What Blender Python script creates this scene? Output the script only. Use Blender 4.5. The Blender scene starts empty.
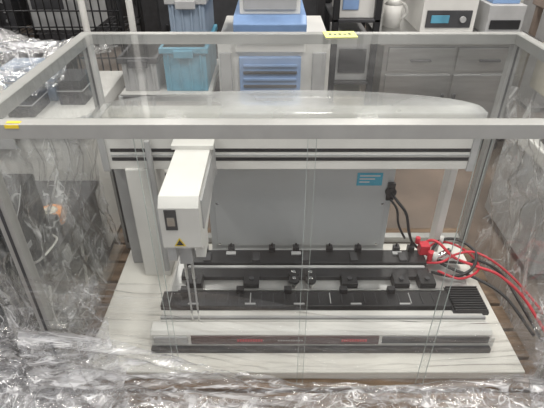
import bpy, bmesh, math, random
from mathutils import Vector, Matrix, noise
random.seed(7)
S=bpy.context.scene
try: S.cycles.transparent_max_bounces=32
except Exception: pass
S.view_settings.view_transform='Standard'
# ------------------------------------------------ materials
def nodes(name):
    m=bpy.data.materials.new(name); m.use_nodes=True
    nt=m.node_tree; nt.nodes.clear()
    return m,nt,nt.nodes,nt.links
def mat(name,col,rough=.5,metal=0,var=.06,scale=12,bump=.0,bscale=60,stretch=(1,1,1),col2=None,coat=0):
    m,nt,N,L=nodes(name)
    o=N.new('ShaderNodeOutputMaterial'); p=N.new('ShaderNodeBsdfPrincipled')
    tc=N.new('ShaderNodeTexCoord'); mp=N.new('ShaderNodeMapping'); mp.inputs['Scale'].default_value=stretch
    n=N.new('ShaderNodeTexNoise'); n.inputs['Scale'].default_value=scale; n.inputs['Detail'].default_value=5
    r=N.new('ShaderNodeValToRGB')
    c2=col2 if col2 else tuple(max(0,c*(1-var*2.5)) for c in col)
    r.color_ramp.elements[0].position=.35; r.color_ramp.elements[1].position=.65
    r.color_ramp.elements[0].color=(*c2,1); r.color_ramp.elements[1].color=(*col,1)
    L.new(tc.outputs['Object'],mp.inputs[0]); L.new(mp.outputs[0],n.inputs['Vector'])
    L.new(n.outputs[0],r.inputs[0]); L.new(r.outputs[0],p.inputs['Base Color'])
    p.inputs['Roughness'].default_value=rough; p.inputs['Metallic'].default_value=metal
    p.inputs['Coat Weight'].default_value=coat
    if bump:
        n2=N.new('ShaderNodeTexNoise'); n2.inputs['Scale'].default_value=bscale; n2.inputs['Detail'].default_value=4
        b=N.new('ShaderNodeBump'); b.inputs['Strength'].default_value=bump; b.inputs['Distance'].default_value=.01
        L.new(mp.outputs[0],n2.inputs['Vector']); L.new(n2.outputs[0],b.inputs['Height']); L.new(b.outputs[0],p.inputs['Normal'])
    L.new(p.outputs[0],o.inputs[0]); return m
def schlick(N,L,f0,f1,pw=4.5):
    lw=N.new('ShaderNodeLayerWeight'); lw.inputs[0].default_value=.5
    p=N.new('ShaderNodeMath'); p.operation='POWER'; p.inputs[1].default_value=pw
    L.new(lw.outputs['Facing'],p.inputs[0])
    mr=N.new('ShaderNodeMapRange'); mr.inputs[3].default_value=f0; mr.inputs[4].default_value=f1
    L.new(p.outputs[0],mr.inputs[0]); return mr.outputs[0]
def acrylic(name,tint=(.97,.98,.975),haze=.02,f0=.05,f1=.9):
    m,nt,N,L=nodes(name)
    o=N.new('ShaderNodeOutputMaterial'); t=N.new('ShaderNodeBsdfTransparent'); t.inputs[0].default_value=(*tint,1)
    g=N.new('ShaderNodeBsdfGlossy'); g.inputs['Roughness'].default_value=.05
    d=N.new('ShaderNodeBsdfDiffuse'); d.inputs[0].default_value=(.9,.9,.9,1)
    a=N.new('ShaderNodeMixShader'); b=N.new('ShaderNodeMixShader')
    tc=N.new('ShaderNodeTexCoord'); n=N.new('ShaderNodeTexNoise'); n.inputs['Scale'].default_value=3; n.inputs['Detail'].default_value=6
    mr=N.new('ShaderNodeMapRange'); mr.inputs[1].default_value=.4; mr.inputs[2].default_value=.75; mr.inputs[3].default_value=haze*.5; mr.inputs[4].default_value=haze*2
    L.new(tc.outputs['Object'],n.inputs['Vector']); L.new(n.outputs[0],mr.inputs[0])
    L.new(mr.outputs[0],a.inputs[0]); L.new(t.outputs[0],a.inputs[1]); L.new(d.outputs[0],a.inputs[2])
    L.new(schlick(N,L,f0,f1),b.inputs[0]); L.new(a.outputs[0],b.inputs[1]); L.new(g.outputs[0],b.inputs[2])
    L.new(b.outputs[0],o.inputs[0]); return m
def filmmat(name,haze=.1,gl=.12,stretch=(1,1,1),scale=9,crease_hl=.5,cw=.02):
    m,nt,N,L=nodes(name)
    o=N.new('ShaderNodeOutputMaterial'); t=N.new('ShaderNodeBsdfTransparent'); t.inputs[0].default_value=(.985,.985,.985,1)
    g=N.new('ShaderNodeBsdfGlossy'); g.inputs['Roughness'].default_value=.14
    d=N.new('ShaderNodeBsdfDiffuse'); d.inputs[0].default_value=(.95,.95,.96,1)
    tl=N.new('ShaderNodeBsdfTranslucent'); tl.inputs[0].default_value=(.95,.95,.96,1)
    dd=N.new('ShaderNodeMixShader'); dd.inputs[0].default_value=.4; L.new(d.outputs[0],dd.inputs[1]); L.new(tl.outputs[0],dd.inputs[2])
    a=N.new('ShaderNodeMixShader'); b=N.new('ShaderNodeMixShader')
    tc=N.new('ShaderNodeTexCoord'); mp=N.new('ShaderNodeMapping'); mp.inputs['Scale'].default_value=stretch
    n=N.new('ShaderNodeTexNoise'); n.inputs['Scale'].default_value=scale; n.inputs['Detail'].default_value=8; n.inputs['Distortion'].default_value=1.5
    mr=N.new('ShaderNodeMapRange'); mr.inputs[1].default_value=.45; mr.inputs[2].default_value=.75; mr.inputs[3].default_value=haze*.15; mr.inputs[4].default_value=haze*4
    bp=N.new('ShaderNodeBump'); bp.inputs['Strength'].default_value=.7; bp.inputs['Distance'].default_value=.02
    L.new(tc.outputs['Object'],mp.inputs[0]); L.new(mp.outputs[0],n.inputs['Vector'])
    L.new(n.outputs[0],mr.inputs[0]); L.new(n.outputs[0],bp.inputs['Height']); L.new(bp.outputs[0],g.inputs['Normal'])
    # white highlights painted along fold creases, where film layers double
    def M(op,x,y=None):
        k=N.new('ShaderNodeMath'); k.operation=op
        for i,q in enumerate((x,y)):
            if q is None: continue
            if isinstance(q,(int,float)): k.inputs[i].default_value=q
            else: L.new(q,k.inputs[i])
        return k.outputs[0]
    acc=mr.outputs[0]
    for sc,wd,am in ((scale*.8,cw,crease_hl),(scale*2.2,cw*1.3,crease_hl*.6)):
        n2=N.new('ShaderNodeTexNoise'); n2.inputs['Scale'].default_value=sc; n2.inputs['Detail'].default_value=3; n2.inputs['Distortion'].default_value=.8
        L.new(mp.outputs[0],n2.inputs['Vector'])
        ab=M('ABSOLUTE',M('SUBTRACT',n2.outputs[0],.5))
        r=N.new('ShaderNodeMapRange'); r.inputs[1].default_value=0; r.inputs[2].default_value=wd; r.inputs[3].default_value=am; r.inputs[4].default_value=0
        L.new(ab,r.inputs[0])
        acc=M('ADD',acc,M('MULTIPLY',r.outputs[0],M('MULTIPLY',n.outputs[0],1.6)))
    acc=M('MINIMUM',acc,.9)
    L.new(acc,a.inputs[0]); L.new(t.outputs[0],a.inputs[1]); L.new(dd.outputs[0],a.inputs[2])
    L.new(schlick(N,L,gl,.9,2.5),b.inputs[0]); L.new(a.outputs[0],b.inputs[1]); L.new(g.outputs[0],b.inputs[2])
    L.new(b.outputs[0],o.inputs[0]); return m
def emis(name,col,st):
    m,nt,N,L=nodes(name); o=N.new('ShaderNodeOutputMaterial'); e=N.new('ShaderNodeEmission')
    e.inputs[0].default_value=(*col,1); e.inputs[1].default_value=st; L.new(e.outputs[0],o.inputs[0]); return m
ALU=mat('brushed_aluminium',(.55,.56,.56),.38,.75,.05,30,.05,200,(1,1,1))
ALUW=mat('anodised_rail',(.38,.38,.365),.4,.35,.03,20)
WHT=mat('white_powder_coat',(.66,.65,.62),.42,0,.03,8)
WHT2=mat('white_laminate',(.70,.68,.63),.6,0,.005,6)
GRYP=mat('grey_panel',(.50,.51,.51),.4,.2,.02,5)
LGR=mat('light_grey_plastic',(.40,.40,.40),.5,0,.05)
BLK=mat('black_plastic',(.018,.018,.02),.4,0,.1)
DRK=mat('dark_slot',(.01,.01,.012),.7)
MAR=mat('dark_red_label',(.08,.045,.045),.5)
DG=mat('dark_grey_metal',(.07,.07,.075),.45,.3,.1)
STL=mat('stainless_steel',(.48,.48,.47),.28,.9,.08,4,.1,30,(1,1,8))
DPL=mat('deck_plate_steel',(.55,.55,.54),.35,.7,.10,9)
CHR=mat('polished_steel',(.75,.75,.74),.15,1,.02)
BLU=mat('pale_blue_plastic',(.22,.34,.57),.45,0,.05)
GBL=mat('grey_blue_plastic',(.26,.32,.40),.5,0,.05)
TEAL=mat('teal_plastic',(.10,.33,.46),.4,0,.1)
LBL=mat('blue_label',(.08,.40,.55),.5)
RED=mat('red_hose',(.60,.03,.05),.35)
ORG=mat('orange_plastic',(.75,.28,.06),.4)
YEL=mat('yellow_paper',(.80,.82,.25),.7,0,.04)
AMB=mat('yellow_tag',(.85,.62,.03),.5)
WOOD=mat('pallet_wood',(.24,.16,.10),.8,0,.2,6,.4,40,(1,8,8))
BEI=mat('beige_plastic',(.62,.58,.47),.5,0,.08)
TAN=mat('tan_metal',(.28,.22,.18),.5,0,.1)
CRD=mat('cardboard',(.42,.32,.21),.85,0,.1)
INK=mat('ink',(.03,.05,.08),.8)
FLO=mat('concrete_floor_mat',(.19,.145,.115),.55,0,.2,2.2,.15,30,col2=(.10,.08,.065))
WAL=mat('warehouse_wall_mat',(.30,.30,.29),.8,0,.08,1.5)
CEI=mat('ceiling_mat',(.55,.55,.54),.9,0,.04,2)
ACR=acrylic('clear_acrylic')
ACT=acrylic('clear_acrylic_top',(.94,.955,.95),.05,.07,1.0)  # extra haze paints reflection glare into the top sheet
HOOD=acrylic('frosted_hood_plastic',(.88,.88,.86),.22,.05,.6)
EDGE=mat('acrylic_edge',(.45,.50,.48),.2,0,.05)
FILM=filmmat('stretch_film',.14,.08,(1,1,.3),7,.6,.014)
FILMH=filmmat('stretch_film_band',.16,.10,(.25,1,2.0),9,.8,.022)
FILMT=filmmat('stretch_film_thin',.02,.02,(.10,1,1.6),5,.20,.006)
FILMC=filmmat('stretch_film_crumpled',.17,.13,(1,1,1),9,.85,.020)
TUBE=emis('fluorescent_lens',(1,.98,.95),6)
# ------------------------------------------------ builder
class B:
    def __init__(s,name): s.n=name; s.bm=bmesh.new(); s.m=[]
    def mi(s,m):
        if m not in s.m: s.m.append(m)
        return s.m.index(m)
    def quad(s,pts,m):
        s.bm.faces.new([s.bm.verts.new(p) for p in pts]).material_index=s.mi(m); return s
    def box(s,x0,x1,y0,y1,z0,z1,m,M=None):
        i=s.mi(m); P=[(x0,y0,z0),(x1,y0,z0),(x1,y1,z0),(x0,y1,z0),(x0,y0,z1),(x1,y0,z1),(x1,y1,z1),(x0,y1,z1)]
        if M: P=[M@Vector(p) for p in P]
        v=[s.bm.verts.new(p) for p in P]
        for f in ((3,2,1,0),(4,5,6,7),(0,1,5,4),(1,2,6,5),(2,3,7,6),(3,0,4,7)):
            s.bm.faces.new([v[k] for k in f]).material_index=i
        return s
    def cyl(s,p0,p1,r,m,seg=16,r2=None,cap=True):
        i=s.mi(m); p0=Vector(p0);p1=Vector(p1); d=(p1-p0).normalized()
        a=d.orthogonal().normalized(); b=d.cross(a); r2=r if r2 is None else r2
        A=[];C=[]
        for k in range(seg):
            t=2*math.pi*k/seg; w=a*math.cos(t)+b*math.sin(t)
            A.append(s.bm.verts.new(p0+w*r)); C.append(s.bm.verts.new(p1+w*r2))
        for k in range(seg):
            f=s.bm.faces.new((A[k],A[(k+1)%seg],C[(k+1)%seg],C[k])); f.material_index=i; f.smooth=True
        if cap:
            s.bm.faces.new(A[::-1]).material_index=i; s.bm.faces.new(C).material_index=i
        return s
    def tube(s,pts,r,m,seg=8,sub=8):
        i=s.mi(m); P=[Vector(p) for p in pts]; Q=[]
        E=[P[0]*2-P[1]]+P+[P[-1]*2-P[-2]]
        for k in range(1,len(E)-2):
            for j in range(sub):
                t=j/sub; a,b,c,d=E[k-1:k+3]
                Q.append(.5*((2*b)+(c-a)*t+(2*a-5*b+4*c-d)*t*t+(3*b-a-3*c+d)*t**3))
        Q.append(P[-1]); rings=[]; up=(Q[1]-Q[0]).orthogonal().normalized()
        for k,q in enumerate(Q):
            d=(Q[min(k+1,len(Q)-1)]-Q[max(k-1,0)]).normalized()
            up=(up-d*up.dot(d)); up=up.normalized() if up.length>1e-6 else d.orthogonal().normalized()
            b=d.cross(up)
            rings.append([s.bm.verts.new(q+(up*math.cos(2*math.pi*j/seg)+b*math.sin(2*math.pi*j/seg))*r) for j in range(seg)])
        for k in range(len(rings)-1):
            for j in range(seg):
                f=s.bm.faces.new((rings[k][j],rings[k][(j+1)%seg],rings[k+1][(j+1)%seg],rings[k+1][j])); f.material_index=i; f.smooth=True
        s.bm.faces.new(rings[0][::-1]).material_index=i; s.bm.faces.new(rings[-1]).material_index=i
        return s
    def prism(s,poly,a0,a1,m,axis='z'):
        i=s.mi(m)
        def pt(p,a):
            return {'z':(p[0],p[1],a),'x':(a,p[0],p[1]),'y':(p[0],a,p[1])}[axis]
        A=[s.bm.verts.new(pt(p,a0)) for p in poly]; C=[s.bm.verts.new(pt(p,a1)) for p in poly]; n=len(poly)
        for k in range(n): s.bm.faces.new((A[k],A[(k+1)%n],C[(k+1)%n],C[k])).material_index=i
        s.bm.faces.new(A[::-1]).material_index=i; s.bm.faces.new(C).material_index=i
        return s
    def done(s,bev=.002,parent=None):
        bmesh.ops.recalc_face_normals(s.bm,faces=s.bm.faces)
        me=bpy.data.meshes.new(s.n); s.bm.to_mesh(me); s.bm.free()
        for m in s.m: me.materials.append(m)
        o=bpy.data.objects.new(s.n,me); S.collection.objects.link(o)
        if bev:
            b=o.modifiers.new('bevel','BEVEL'); b.width=bev; b.segments=2; b.limit_method='ANGLE'; b.angle_limit=.8
        if parent: o.parent=parent
        return o
def empty(n):
    e=bpy.data.objects.new(n,None); S.collection.objects.link(e); return e
def film(name,P,nu,nv,amp,m,su=6,sv=3,seed=0,parent=None,fine=.35):
    """wrinkled sheet; P(u,v)->Vector, displaced along local normal with ridged noise"""
    me=bpy.data.meshes.new(name); V=[];F=[]
    e=.002
    for j in range(nv+1):
        for i in range(nu+1):
            u=i/nu; v=j/nv; p=P(u,v)
            a=P(u+e,v)-P(u-e,v); b=P(u,v+e)-P(u,v-e); n=a.cross(b)
            n=n.normalized() if n.length>1e-9 else Vector((0,0,1))
            q=Vector((u*su+noise.noise(Vector((u*3,v*3,seed)))*1.2,v*sv+noise.noise(Vector((u*3,v*3,seed+5)))*1.2,seed))
            h=(1-2*abs(noise.noise(q)))+fine*(1-2*abs(noise.noise(q*2.7)))+fine*.5*(1-2*abs(noise.noise(q*6.3)))
            V.append(p+n*(h-.9)*amp)
    for j in range(nv):
        for i in range(nu):
            k=j*(nu+1)+i; F.append((k,k+1,k+nu+2,k+nu+1))
    me.from_pydata([tuple(x) for x in V],[],F); me.materials.append(m)
    for p in me.polygons: p.use_smooth=True
    o=bpy.data.objects.new(name,me); S.collection.objects.link(o)
    if parent: o.parent=parent
    return o
def V3(*a): return Vector(a)
H=1.645
# ------------------------------------------------ room
B('floor').box(-4.5,4.5,-1.5,8,-.1,0,FLO).done(0)
B('wall_back').box(-4.5,4.5,8,8.1,0,4,WAL).done(0)
B('wall_left').box(-4.6,-4.5,-1.5,8,0,4,WAL).done(0)
B('wall_right').box(4.5,4.6,-1.5,8,0,4,WAL).done(0)
B('ceiling').box(-4.6,4.6,-1.5,8.1,4,4.1,CEI).done(0)
B('baseboard_back').box(-4.5,4.5,7.98,8,0,.12,DG).done(.003)
def lamp(x,y,w,l,power):
    b=B('ceiling_light_fixture'); b.box(x-w/2,x+w/2,y-l/2,y+l/2,3.9,3.98,WHT); b.box(x-w/2+.02,x+w/2-.02,y-l/2+.02,y+l/2-.02,3.885,3.9,TUBE); b.done(.004)
    d=bpy.data.lights.new('ceiling_lamp_light','AREA'); d.shape='RECTANGLE'; d.size=w; d.size_y=l; d.energy=power; d.color=(1,.965,.915)
    o=bpy.data.objects.new('ceiling_lamp_light',d); S.collection.objects.link(o); o.location=(x,y,3.87)
for x,y in ((-2,.3),(.6,.3),(2.6,.9),(-2,3.2),(.4,3.2),(2.8,3.4),(-1.5,6.2),(1.5,6.2)):
    lamp(x,y,.35,1.5,67 if y<3 else 46)
w=bpy.data.worlds.new('world'); S.world=w; w.use_nodes=True
w.node_tree.nodes['Background'].inputs[0].default_value=(.97,.97,1,1); w.node_tree.nodes['Background'].inputs[1].default_value=.74
# ------------------------------------------------ pallet
b=B('wooden_pallet')
for i in range(9):
    y=.70+i*.130; b.box(-.74,.92,y,y+.115,.235,.262,WOOD)
for x in (-.73,.04,.81):
    b.box(x,x+.1,.70,1.855,.02,.235,WOOD)
for i in range(3):
    y=.70+i*.5; b.box(-.74,.92,y,y+.1,0,.02,WOOD)
b.done(.003)
# ------------------------------------------------ enclosure
X0,X1,Y0,Y1,ZT,ZB=-.658,.873,.933,1.709,1.225,.30
enc=empty('acrylic_enclosure')
b=B('aluminium_frame'); t=.036
b.box(X0-t/2,X1+t/2,Y0,Y0+t,ZT-.034,ZT,ALUW)
b.box(X0-t/2,X1+t/2,Y1-t/2,Y1+t/2,ZT-.034,ZT,ALUW)
b.box(X0-t/2,X0+t/2,Y0+t,Y1-t/2,ZT-.034,ZT,ALUW)
b.box(X1-t/2,X1+t/2,Y0+t,Y1-t/2,ZT-.034,ZT,ALUW)
for x in (X0,X1):
    for y in (Y0+t/2,Y1):
        b.box(x-t/2+.002,x+t/2-.002,y-t/2+.002,y+t/2-.002,.264,ZT-.034,ALUW)
        b.box(x-.004,x+.004,y-t/2,y-t/2+.002,ZB,ZT-.036,DG)
b.box(X0+t/2,X1-t/2,Y1-t/2,Y1+t/2,ZB,ZB+.03,ALUW)
b.done(.003,enc)
b=B('top_panel'); b.quad([(X0+.01,Y0+.03,ZT),(X1-.01,Y0+.03,ZT),(X1-.01,Y1-.01,ZT),(X0+.01,Y1-.01,ZT)],ACT); b.done(0,enc)
b=B('front_panels')
xs=[X0+.02,-.29,.10,.49,X1-.02]
for i in range(4):
    y=Y0+.012+(i%2)*.008; a=xs[i]-(.02 if i else 0); c=xs[i+1]; b.quad([(a,y,ZB),(c,y,ZB),(c,y,ZT-.036),(a,y,ZT-.036)],ACR)
b.done(0,enc)
b=B('panel_edges')
for i in (1,2,3):
    for dx in (0,-.02):
        y=Y0+.012+(((i if dx else i-1))%2)*.008; b.box(xs[i]+dx-.0005,xs[i]+dx+.0005,y-.0005,y+.003,ZB,ZT-.036,EDGE)
b.done(0,enc)
b=B('side_panels')
for x,z in ((X0,ZB+.02),(X1,ZB+.25)): b.quad([(x,Y0+t,z),(x,Y1-t/2,z),(x,Y1-t/2,ZT-.036),(x,Y0+t,ZT-.036)],ACR)
b.done(0,enc)
b=B('base_board'); b.box(X0+.022,X1-.022,.995,Y1-.022,.264,ZB,WHT2)
b.done(.004,enc)
b=B('yellow_sticky_note'); M=Matrix.Translation((.235,1.69,ZT+.002))@Matrix.Rotation(.05,4,'Z')
b.box(-.055,.055,-.05,.03,0,.0012,YEL,M)
for k in range(5): b.box(-.04+k*.017,-.03+k*.017,-.02,.0-.006*(k%2),.0012,.0016,INK,M)
b.done(0)
b=B('yellow_tag'); b.box(-.575,-.545,.94,.95,ZT,ZT+.0012,AMB); b.box(-.575,-.545,.9312,.9325,ZT-.008,ZT,AMB); b.done(0)
# ------------------------------------------------ robot
rob=empty('liquid_handling_robot')
b=B('gantry_beam')
b.box(-.60,.72,1.48,1.58,.805,.93,WHT)
b.box(-.60,.72,1.495,1.60,.93,1.0,WHT)
for z in (.882,.847):
    b.box(-.57,.70,1.4785,1.482,z-.007,z+.007,DRK)
b.box(-.57,.70,1.476,1.481,.860,.866,ALU)
for x in (-.60,.705): b.box(x-.006,x+.018,1.472,1.605,.80,1.005,LGR)
b.done(.004,rob)
b=B('arched_cover')
poly=[(-.60,1.46),(.72,1.46)]
for k in range(25):
    a=math.pi*k/24; poly.append((.06+.66*math.cos(a),1.51+.17*math.sin(a)))
b.prism(poly,1.002,1.03,HOOD); b.done(.006,rob)
b=B('rear_panel')
b.box(-.26,.485,1.60,1.66,.335,.805,GRYP)
b.box(-.235,.46,1.594,1.60,.36,.79,GRYP)
b.box(-.262,.487,1.585,1.665,.30,.338,LGR)
for x in (-.225,.45):
    for z in (.37,.58,.78): b.cyl((x,1.592,z),(x,1.5945,z),.006,CHR,12)
b.cyl((.05,1.588,.775),(.05,1.595,.775),.012,DG,16)
b.cyl((.475,1.58,.64),(.475,1.6,.64),.022,BLK,16)
b.box(.46,.49,1.585,1.6,.60,.68,BLK)
b.done(.003,rob)
b=B('information_label'); b.box(.335,.435,1.591,1.5935,.668,.725,LBL)
for k in range(3): b.box(.345,.425-.02*k,1.5902,1.5911,.71-k*.014,.715-k*.014,WHT)
b.done(0,rob)
b=B('support_columns')
b.box(-.53,-.42,1.47,1.60,.30,.81,WHT); b.box(-.44,-.42,1.45,1.47,.34,.93,LGR)
b.box(-.60,-.55,1.55,1.66,.30,.81,LGR)
b.box(.69,.72,1.58,1.64,.30,.81,WHT)
b.done(.005,rob)
b=B('pipetting_arm')
b.prism([(1.09,.76),(1.09,.90),(1.115,.925),(1.50,.925),(1.50,.80),(1.2,.74),(1.11,.74)],-.322,-.207,WHT,'x')
b.box(-.207,-.202,1.13,1.46,.80,.90,LGR)
b.box(-.306,-.272,1.0875,1.092,.825,.895,DG)
b.box(-.300,-.278,1.0865,1.0885,.84,.87,CHR)
b.prism([(-.289,.766),(-.254,.766),(-.2715,.797)],1.0875,1.0885,AMB,'y')
b.prism([(-.283,.770),(-.260,.770),(-.2715,.790)],1.0868,1.0876,BLK,'y')
b.box(-.314,-.289,1.10,1.14,.70,.75,LGR)
b.box(-.239,-.209,1.14,1.22,.68,.76,WHT)
b.box(-.289,-.249,1.13,1.18,.66,.76,LGR)
for k in range(2):
    x=-.279+k*.022; b.cyl((x,1.15,.58),(x,1.15,.76),.005,ALU,10); b.cyl((x,1.15,.42),(x,1.15,.58),.0035,LGR,8); b.cyl((x,1.15,.37),(x,1.15,.42),.0045,WHT,8,.002)
b.box(-.33,-.20,1.46,1.50,.79,.95,LGR)
b.box(-.335,-.195,1.40,1.46,.925,.94,WHT)
b.done(.005,rob)
b=B('worktable')
b.box(-.40,.78,1.10,1.57,.30,.345,WHT)
b.box(-.39,.77,1.15,1.56,.345,.352,DPL)
b.prism([(1.092,.30),(1.088,.33),(1.094,.370),(1.105,.382),(1.145,.382),(1.152,.352),(1.152,.30)],-.42,.76,WHT,'x')
b.box(-.42,.76,1.072,1.09,.30,.322,BLK)  # black strip built in place of the shadow line below the front bar
b.box(-.28,.37,1.086,1.0925,.330,.370,MAR)
b.box(.38,.75,1.086,1.0925,.334,.366,DG)
b.box(-.41,-.29,1.086,1.0925,.334,.366,LGR)
b.done(.003,rob)
b=B('front_strip_marks')
for k in range(10):
    for x in (-.12,.24): b.box(x+k*.009,x+.006+k*.009,1.0848,1.0862,.346,.357,RED)
    b.box(.02+k*.009,.026+k*.009,1.0848,1.0862,.348,.354,LGR)
b.done(0,rob)
b=B('deck_grid_rails')
for (ya,yb,xa,xb,z) in ((1.455,1.535,-.36,.63,.385),(1.385,1.435,-.36,.63,.372),(1.225,1.30,-.41,.66,.376)):
    b.box(xa,xb,ya,yb,.352,z,BLK)
b.box(.66,.79,1.20,1.33,.352,.368,BLK)
for k,x in enumerate((-.28,-.17,.0,.10,.24,.36,.52,.58)):
    b.box(x-.013,x+.013,1.52,1.545,.36,.408,BLK); b.cyl((x,1.535,.408),(x,1.535,.42),.004,BLK,10)
    if k in (1,3,6): b.box(x-.02,x+.02,1.50,1.518,.385,.393,LGR)
for x in (-.3,-.08,.3,.5,.6):
    b.box(x-.03,x+.03,1.325,1.385,.352,.392,BLK); b.cyl((x,1.35,.392),(x,1.35,.40),.01,DG,12)
for x in (-.33,-.12,.06,.27,.45):
    b.box(x-.014,x+.014,1.285,1.308,.36,.398,BLK)
    b.box(x+.02,x+.06,1.23,1.238,.376,.379,LGR)
for k in range(24):
    x=-.38+k*.0425; b.box(x,x+.004,1.235,1.29,.376,.379,LGR if k%7==0 else DG)
for k in range(11):
    b.box(.665,.785,1.20+k*.012,1.205+k*.012,.368,.380,BLK)
for k in range(5):
    x=-.28+k*.2; b.box(x,x+.03,1.46,1.51,.385,.394,DG)
b.done(.0015,rob)
b=B('carrier_strips')
b.box(-.34,.62,1.438,1.452,.352,.374,LGR); b.box(-.36,.66,1.31,1.322,.352,.372,STL)
b.box(-.40,.765,1.165,1.215,.352,.362,WHT)
b.box(-.40,.765,1.17,1.18,.362,.374,LGR)
b.done(.0015,rob)
b=B('clamp_knobs')
for x in (.085,.15):
    for y in (1.345,1.38):
        b.cyl((x,y,.352),(x,y,.385),.014,CHR,20); b.cyl((x,y,.385),(x,y,.398),.021,BLK,20); b.cyl((x,y,.398),(x,y,.404),.008,CHR,12)
b.done(.001,rob)
# hoses
b=B('red_hose')
b.tube([(.60,1.50,.36),(.64,1.54,.42),(.68,1.52,.44),(.74,1.47,.40),(.82,1.44,.38),(.90,1.40,.37),(.95,1.30,.36),(.97,1.18,.34),(.985,1.05,.31),(1.01,.95,.22),(1.05,.85,.05)],.006,RED)
b.tube([(.62,1.47,.37),(.68,1.44,.40),(.76,1.49,.40),(.84,1.50,.40),(.92,1.44,.38),(.99,1.34,.34),(1.05,1.2,.28),(1.14,1.0,.12)],.005,RED)
b.tube([(.63,1.52,.40),(.72,1.56,.41),(.82,1.53,.38),(.84,1.44,.365),(.74,1.37,.375),(.66,1.41,.38)],.005,RED)
b.box(.61,.65,1.50,1.54,.385,.43,RED); b.cyl((.65,1.48,.37),(.65,1.48,.42),.014,RED,14); b.cyl((.60,1.525,.43),(.60,1.525,.46),.010,RED,12)
b.done(.002)
b=B('black_power_cable')
b.tube([(.475,1.585,.64),(.49,1.54,.63),(.53,1.52,.58),(.56,1.53,.48),(.60,1.55,.40),(.68,1.50,.365),(.78,1.47,.37),(.86,1.48,.37),(.93,1.42,.35),(.97,1.3,.30),(.99,1.15,.27)],.006,BLK)
b.tube([(.64,1.42,.365),(.72,1.39,.37),(.80,1.42,.38),(.84,1.50,.40),(.78,1.56,.42),(.70,1.55,.42),(.66,1.49,.39),(.72,1.44,.37),(.82,1.38,.36),(.90,1.3,.34),(.95,1.15,.30)],.0065,BLK)
b.tube([(.475,1.585,.61),(.50,1.55,.58),(.52,1.56,.5),(.56,1.57,.42)],.005,BLK)
b.done(0)
b=B('pipe_fitting')
b.cyl((.67,1.47,.40),(.73,1.50,.41),.012,CHR,12); b.cyl((.66,1.46,.38),(.66,1.46,.43),.010,WHT,12); b.cyl((.70,1.53,.42),(.70,1.53,.46),.008,WHT,12)
b.done(0)
# ------------------------------------------------ stretch film
fr=empty('stretch_film_wrap')
film('left_film',lambda u,v:V3(-.70-.04*math.sin(v*3),.90+u*.85,.22+v*.80+.1*u*math.sin(u*5)),170,120,.026,FILM,7,2.2,1,fr)
film('right_film',lambda u,v:V3(.915+.05*math.sin(v*3)+.05*(1-v),.88+u*.9,.10+v*.92),170,130,.030,FILM,7,2.4,2,fr)
film('front_band_film',lambda u,v:V3(-.72+u*1.68,.90-.09*(1-v)**2-.02*math.sin(v*3),.10+v*(.28+.26*max(0,1-1.4*u)**2+.02*math.sin(u*9))),280,100,.022,FILMH,6,7,3,fr)
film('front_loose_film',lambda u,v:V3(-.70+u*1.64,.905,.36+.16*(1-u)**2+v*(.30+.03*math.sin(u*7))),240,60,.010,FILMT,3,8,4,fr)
film('crumpled_corner_film',lambda u,v:V3(-.98+u*.60-.12*v,.66+.24*v+.10*u,.12+v*.58+.06*math.sin(u*7)),170,150,.05,FILMC,6,6,5,fr)
film('crumpled_inner_film',lambda u,v:V3(-.95+u*.55-.1*v,.72+.22*v+.06*u,.18+v*.50*(1-.5*u)),140,120,.045,FILMC,5,7,12,fr)
film('crumpled_floor_film',lambda u,v:V3(-.9+u*1.9,.60+.29*v,.20+.15*v+.03*math.sin(u*11)),240,90,.038,FILMC,12,4,6,fr)
film('right_corner_film',lambda u,v:V3(.80+u*.40,.75+.3*v+.1*u,.05+v*.65),120,120,.04,FILMC,5,5,8,fr)
# ------------------------------------------------ background
b=B('stainless_steel_cabinet')
b.box(.74,1.70,3.15,3.85,.12,.80,STL); b.box(.70,1.74,3.11,3.9,.80,.835,STL); b.box(.74,1.70,3.2,3.8,0,.12,DG)
for i in range(2):
    x=.77+i*.46; b.box(x,x+.44,3.135,3.15,.16,.60,STL); b.box(x,x+.44,3.135,3.15,.62,.78,STL)
    b.box(x+.15,x+.29,3.115,3.135,.69,.705,DG)
    b.box(x+(.40 if i==0 else .02),x+(.42 if i==0 else .04),3.115,3.135,.33,.47,DG)
b.done(.005)
b=B('benchtop_centrifuge')
b.box(1.0,1.36,3.3,3.75,.835,1.10,WHT); b.prism([(3.3,1.1),(3.36,1.2),(3.72,1.22),(3.75,1.1)],1.0,1.36,LGR,'x'); b.box(1.03,1.33,3.29,3.3,.87,.98,DG); b.box(1.06,1.18,3.285,3.29,.9,.95,TEAL)
b.cyl((1.27,3.27,.925),(1.27,3.3,.925),.02,LGR)
b.done(.012)
b=B('microplate_reader')
b.box(1.42,1.66,3.25,3.7,.835,1.02,LGR); b.box(1.44,1.64,3.24,3.25,.87,.93,BLK); b.box(1.45,1.63,3.3,3.6,1.02,1.05,BLU); b.done(.01)
def jug(x,y,z,s=1,m=BEI):
    b=B('plastic_jug'); b.cyl((x,y,z),(x,y,z+.16*s),.07*s,m,20); b.cyl((x,y,z+.16*s),(x,y,z+.21*s),.07*s,m,20,.028*s)
    b.cyl((x,y,z+.21*s),(x,y,z+.24*s),.03*s,WHT,16); b.tube([(x+.07*s,y,z+.05*s),(x+.11*s,y,z+.09*s),(x+.09*s,y,z+.15*s),(x+.04*s,y,z+.18*s)],.011*s,m); b.done(0)
jug(.85,3.5,.835,.9,WHT); jug(1.85,3.0,1.05,1.0); jug(2.0,3.2,1.05,1.1)
b=B('vacuum_pump_cart')
b.box(1.78,2.3,2.5,3.4,.12,.16,DG); b.box(1.76,2.3,2.75,3.4,1.0,1.05,TAN); 
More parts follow.
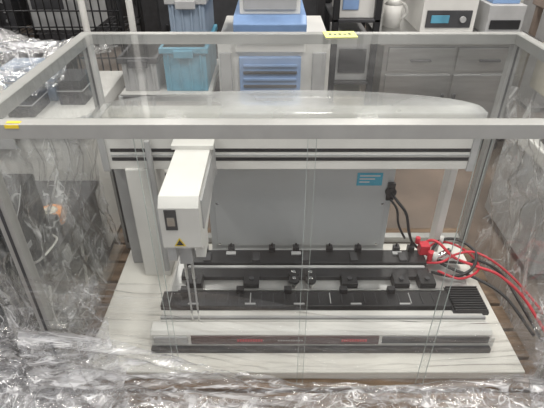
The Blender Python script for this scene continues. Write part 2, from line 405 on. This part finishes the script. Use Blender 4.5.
for x in (1.80,2.26):
    for y in (2.78,3.36): b.box(x-.02,x+.02,y-.02,y+.02,.06,1.0,TAN); b.cyl((x-.02,y,.06),(x+.02,y,.06),.06,BLK)
b.cyl((1.85,2.72,.45),(2.25,2.72,.45),.16,LGR,24); b.cyl((1.8,2.72,.45),(1.85,2.72,.45),.12,DG,24); b.box(1.85,2.2,2.62,2.82,.16,.32,TAN)
b.box(1.8,2.2,2.8,3.2,.5,.8,BEI); b.tube([(2.0,2.7,.6),(2.0,2.6,.8),(1.9,2.55,.9),(1.78,2.6,.7)],.02,BLK)
b.done(.006)
b=B('laboratory_centrifuge')
b.box(1.28,1.75,1.75,2.35,.05,.55,LGR); b.box(1.27,1.76,1.74,2.36,.55,.62,WHT)
b.cyl((1.51,2.05,.62),(1.51,2.05,.68),.2,DG,32); b.box(1.32,1.6,1.73,1.745,.38,.5,DG); b.cyl((1.68,1.72,.44),(1.68,1.75,.44),.025,BLK,16)
for x in (1.33,1.7):
    for y in (1.82,2.28): b.cyl((x-.015,y,.03),(x+.015,y,.03),.03,BLK)
b.done(.012)
b=B('tall_filing_cabinet')
b.box(1.0,1.9,4.6,5.2,0,1.9,LGR)
for i in range(2):
    for k in range(4): b.box(1.02+i*.44,1.44+i*.44,4.58,4.6,.05+k*.46,.48+k*.46,WHT); b.box(1.17+i*.44,1.29+i*.44,4.56,4.58,.36+k*.46,.38+k*.46,DG)
b.done(.006)
b=B('chiller_tower')
b.box(-.28,.30,2.45,3.05,.05,1.0,WHT); b.box(-.19,.17,2.43,2.95,.95,1.05,WHT)
b.box(-.17,.15,2.415,2.45,.50,.93,BLU)
for k in range(11): b.box(-.15,.13,2.405,2.415,.52+k*.036,.537+k*.036,DG if k%2==1 else BLU)
b.prism([(2.40,1.02),(2.38,1.10),(2.44,1.13),(2.95,1.13),(2.95,1.02)],-.19,.17,BLU,'x')
b.box(-.16,.14,2.46,2.9,1.13,1.24,WHT)
b.box(-.14,.12,2.45,2.46,1.15,1.22,LGR)
b.prism([(2.42,1.24),(2.42,1.34),(2.5,1.42),(2.9,1.42),(2.9,1.24)],-.18,.16,BLU,'x')
b.box(-.12,.10,2.41,2.42,1.26,1.33,DG)
b.box(-.27,-.21,2.43,2.45,.1,.95,LGR); b.box(.21,.28,2.43,2.45,.1,.95,LGR)
for x in (-.22,.24): b.cyl((x-.02,2.55,.03),(x+.02,2.55,.03),.03,BLK); b.cyl((x-.02,2.95,.03),(x+.02,2.95,.03),.03,BLK)
b.done(.01)
b=B('utility_cart')
for z in (.25,.72): b.box(-.80,-.32,2.35,3.0,z,z+.03,WHT); b.box(-.80,-.32,2.35,2.37,z,z+.03,LGR)
for x in (-.79,-.33):
    for y in (2.36,2.99): b.cyl((x,y,.06),(x,y,.75),.014,ALU); b.cyl((x-.015,y,.045),(x+.015,y,.045),.045,BLK)
b.done(.003)
def bin_(x0,x1,y0,y1,z0,z1,m,lid,name='storage_bin'):
    b=B(name); b.box(x0,x1,y0,y1,z0,z1,m); b.box(x0-.015,x1+.015,y0-.015,y1+.015,z1-.03,z1,lid); b.box((x0+x1)/2-.05,(x0+x1)/2+.05,y0-.03,y0-.015,z1-.05,z1-.01,lid)
    for k in range(4):
        xx=x0+(x1-x0)*(k+.5)/4; b.box(xx-.006,xx+.006,y0-.008,y0,z0+.01,z1-.03,m)
    b.done(.006)
bin_(-.56,-.34,2.42,2.9,.75,.98,TEAL,TEAL); bin_(-.78,-.60,2.42,2.85,.75,.93,LGR,DG); bin_(-.52,-.34,2.5,2.9,.985,1.2,GBL,LGR)
b=B('chest_freezer')
b.box(-1.70,-.86,1.95,2.65,.06,.70,WHT); b.box(-1.72,-.84,1.93,2.67,.71,.78,WHT); b.box(-1.4,-1.16,1.91,1.93,.66,.72,LGR); b.box(-1.0,-.9,1.94,1.95,.15,.35,DG)
b.box(-1.68,-.88,1.97,2.63,0,.06,DG)
b.done(.015)
for (x0,x1,y0,h,m) in ((-1.62,-1.38,2.1,.22,DG),(-1.3,-1.05,2.2,.16,GBL),(-1.02,-.9,2.15,.12,DG),(-1.2,-1.08,2.0,.1,BLK)):
    b=B('equipment_case'); b.box(x0,x1,y0,y0+.18,.78,.78+h,m); b.box(x0-.004,x1+.004,y0-.004,y0+.184,.78+h*.55,.78+h*.6,LGR); b.box((x0+x1)/2-.04,(x0+x1)/2+.04,y0-.015,y0,.78+h*.3,.78+h*.45,BLK); b.done(.006)
film('plastic_sheet_cover',lambda u,v:V3(-1.75+u*.9,1.85+v*.8,1.0+.10*math.sin(v*4)+.05*math.sin(u*6)),110,90,.04,FILM,6,5,9)
b=B('wire_shelving_unit')
for x in (-2.6,-1.80,-.98):
    for y in (3.2,3.7): b.cyl((x,y,0),(x,y,2.3),.018,BLK,10)
for z in (.3,.8,1.25,1.7,2.15):
    for y in (3.2,3.7): b.cyl((-2.6,y,z),(-.98,y,z),.009,BLK,6); b.cyl((-2.6,y,z+.05),(-.98,y,z+.05),.006,BLK,6)
    for k in range(40): b.cyl((-2.6+k*.0415,3.2,z+.05),(-2.6+k*.0415,3.7,z+.05),.003,BLK,5)
for k in range(33): b.cyl((-2.6+k*.05,3.18,.3),(-2.6+k*.05,3.18,2.2),.0055,BLK,5)
for k in range(20): b.cyl((-2.6,3.18,.3+k*.1),(-.98,3.18,.3+k*.1),.0055,BLK,5)
b.done(0)
for (x0,x1,z0,h,m) in ((-2.5,-2.1,.86,.3,LGR),(-2.0,-1.7,.86,.25,DG),(-1.6,-1.2,.86,.33,LGR),(-1.55,-1.1,1.31,.28,LGR),(-2.3,-1.7,1.31,.3,BLU),(-2.4,-1.5,.36,.35,DG)):
    b=B('laboratory_instrument'); b.box(x0,x1,3.27,3.62,z0,z0+h,m); b.box(x0+.03,x0+(x1-x0)*.6,3.262,3.27,z0+h*.4,z0+h*.85,DG)
    for k in range(3): b.cyl((x1-.05,3.255,z0+.06+k*.06),(x1-.05,3.27,z0+.06+k*.06),.012,ALU,10)
    b.done(.008)
b=B('garment_rack')
for x in (-1.12,-.84):
    b.cyl((x,2.95,.03),(x,2.95,2.2),.02,WHT,14); b.box(x-.03,x+.03,2.75,3.12,.02,.05,WHT)
b.cyl((-1.12,2.95,2.2),(-.84,2.95,2.2),.02,WHT,14); b.cyl((-1.12,2.95,.9),(-.84,2.95,.9),.012,WHT,14)
b.done(.003)
b=B('equipment_rack')
for x in (.40,.66):
    for y in (3.1,3.6): b.box(x-.02,x+.02,y-.02,y+.02,0,2.0,BLK)
for z in (.15,.55,.95,1.35,1.8):
    b.box(.38,.68,3.08,3.62,z,z+.02,DG)
b.box(.42,.64,3.12,3.55,.17,.45,BEI); b.box(.42,.64,3.12,3.55,.57,.85,LGR); b.box(.42,.64,3.12,3.5,.97,1.25,WHT); b.box(.44,.62,3.11,3.12,.62,.78,DG); b.box(.44,.54,3.11,3.12,1.02,1.15,BLU)
b.done(.004)
for i,(x,y,wd,hh,m) in enumerate(((-3.6,5.5,.9,1.6,LGR),(-2.4,6,1.0,1.9,DG),(-1.2,5.6,.8,1.3,DG),(-.2,6,.9,1.7,LGR),(.7,6.2,.8,1.5,DG),(2.6,5.6,.9,1.8,WHT),(3.5,5.2,.8,1.4,DG),(2.6,3.9,.7,1.2,LGR),(-.62,4.2,.7,1.25,DG),(.1,4.4,.6,1.3,DG))):
    b=B('metal_storage_locker'); b.box(x-wd/2,x+wd/2,y,y+.6,.05,hh,m)
    for k in range(2):
        xa=x-wd/2+.02+k*wd/2; b.box(xa,xa+wd/2-.04,y-.02,y,.1,hh-.05,m); b.box(xa+.05,xa+.07,y-.04,y-.02,hh*.45,hh*.55,BLK)
        for q in range(5): b.box(xa+.12,xa+wd/2-.12,y-.023,y-.02,hh-.15-q*.03,hh-.14-q*.03,DRK)
    b.box(x-wd/2+.03,x+wd/2-.03,y+.03,y+.57,0,.05,DRK)
    b.done(.006)
b=B('electronics_rack')
b.box(-1.35,-.78,1.0,1.75,.08,.565,BLK); b.box(-1.37,-.76,.98,1.77,.565,.585,DG)
for k in range(4): b.box(-.78,-.775,1.1,1.7,.15+k*.1,.16+k*.1,LGR)
for k in range(5):
    b.box(-.78,-.77,1.12+k*.11,1.18+k*.11,.47,.53,LGR); b.cyl((-.78,1.15+k*.11,.38),(-.765,1.15+k*.11,.38),.02,CHR,14)
for x in (-1.3,-.85):
    for y in (1.1,1.7): b.cyl((x-.02,y,.04),(x+.02,y,.04),.04,DG)
b.tube([(-.775,1.2,.5),(-.765,1.15,.4),(-.765,1.2,.3),(-.77,1.4,.2),(-.775,1.5,.45)],.006,WHT)
b.done(.004)
b=B('tape_dispenser')
b.cyl((-.84,1.46,.587),(-.84,1.46,.635),.05,ORG,28); b.cyl((-.84,1.46,.635),(-.84,1.46,.64),.028,BEI,24); b.box(-.89,-.79,1.39,1.42,.587,.65,DG); b.done(.003)
b=B('desktop_computer'); b.box(-1.0,-.775,1.02,1.32,.587,.88,BLK)
for k in range(6): b.box(-.96,-.82,1.012,1.02,.62+k*.035,.635+k*.035,DG)
for k in range(3): b.cyl((-.80,1.01,.64+k*.07),(-.80,1.02,.64+k*.07),.01,CHR,12); b.box(-.775,-.768,1.06+k*.08,1.11+k*.08,.68,.82,DG); b.box(-.769,-.766,1.07+k*.08,1.10+k*.08,.70,.72,LGR)
b.tube([(-.77,1.1,.8),(-.757,1.08,.74),(-.757,1.15,.65),(-.757,1.3,.62),(-.80,1.36,.60)],.004,WHT)
b.tube([(-.80,1.0,.78),(-.78,.97,.72),(-.77,.99,.65),(-.80,1.01,.62)],.004,LGR)
b.done(.004)
# ------------------------------------------------ camera
c=bpy.data.cameras.new('camera'); c.lens=470/544*36; c.sensor_width=36; c.clip_start=.02
o=bpy.data.objects.new('camera',c); S.collection.objects.link(o); o.location=(0,0,H); o.rotation_euler=(math.radians(90-33.8),0,0)
S.camera=o
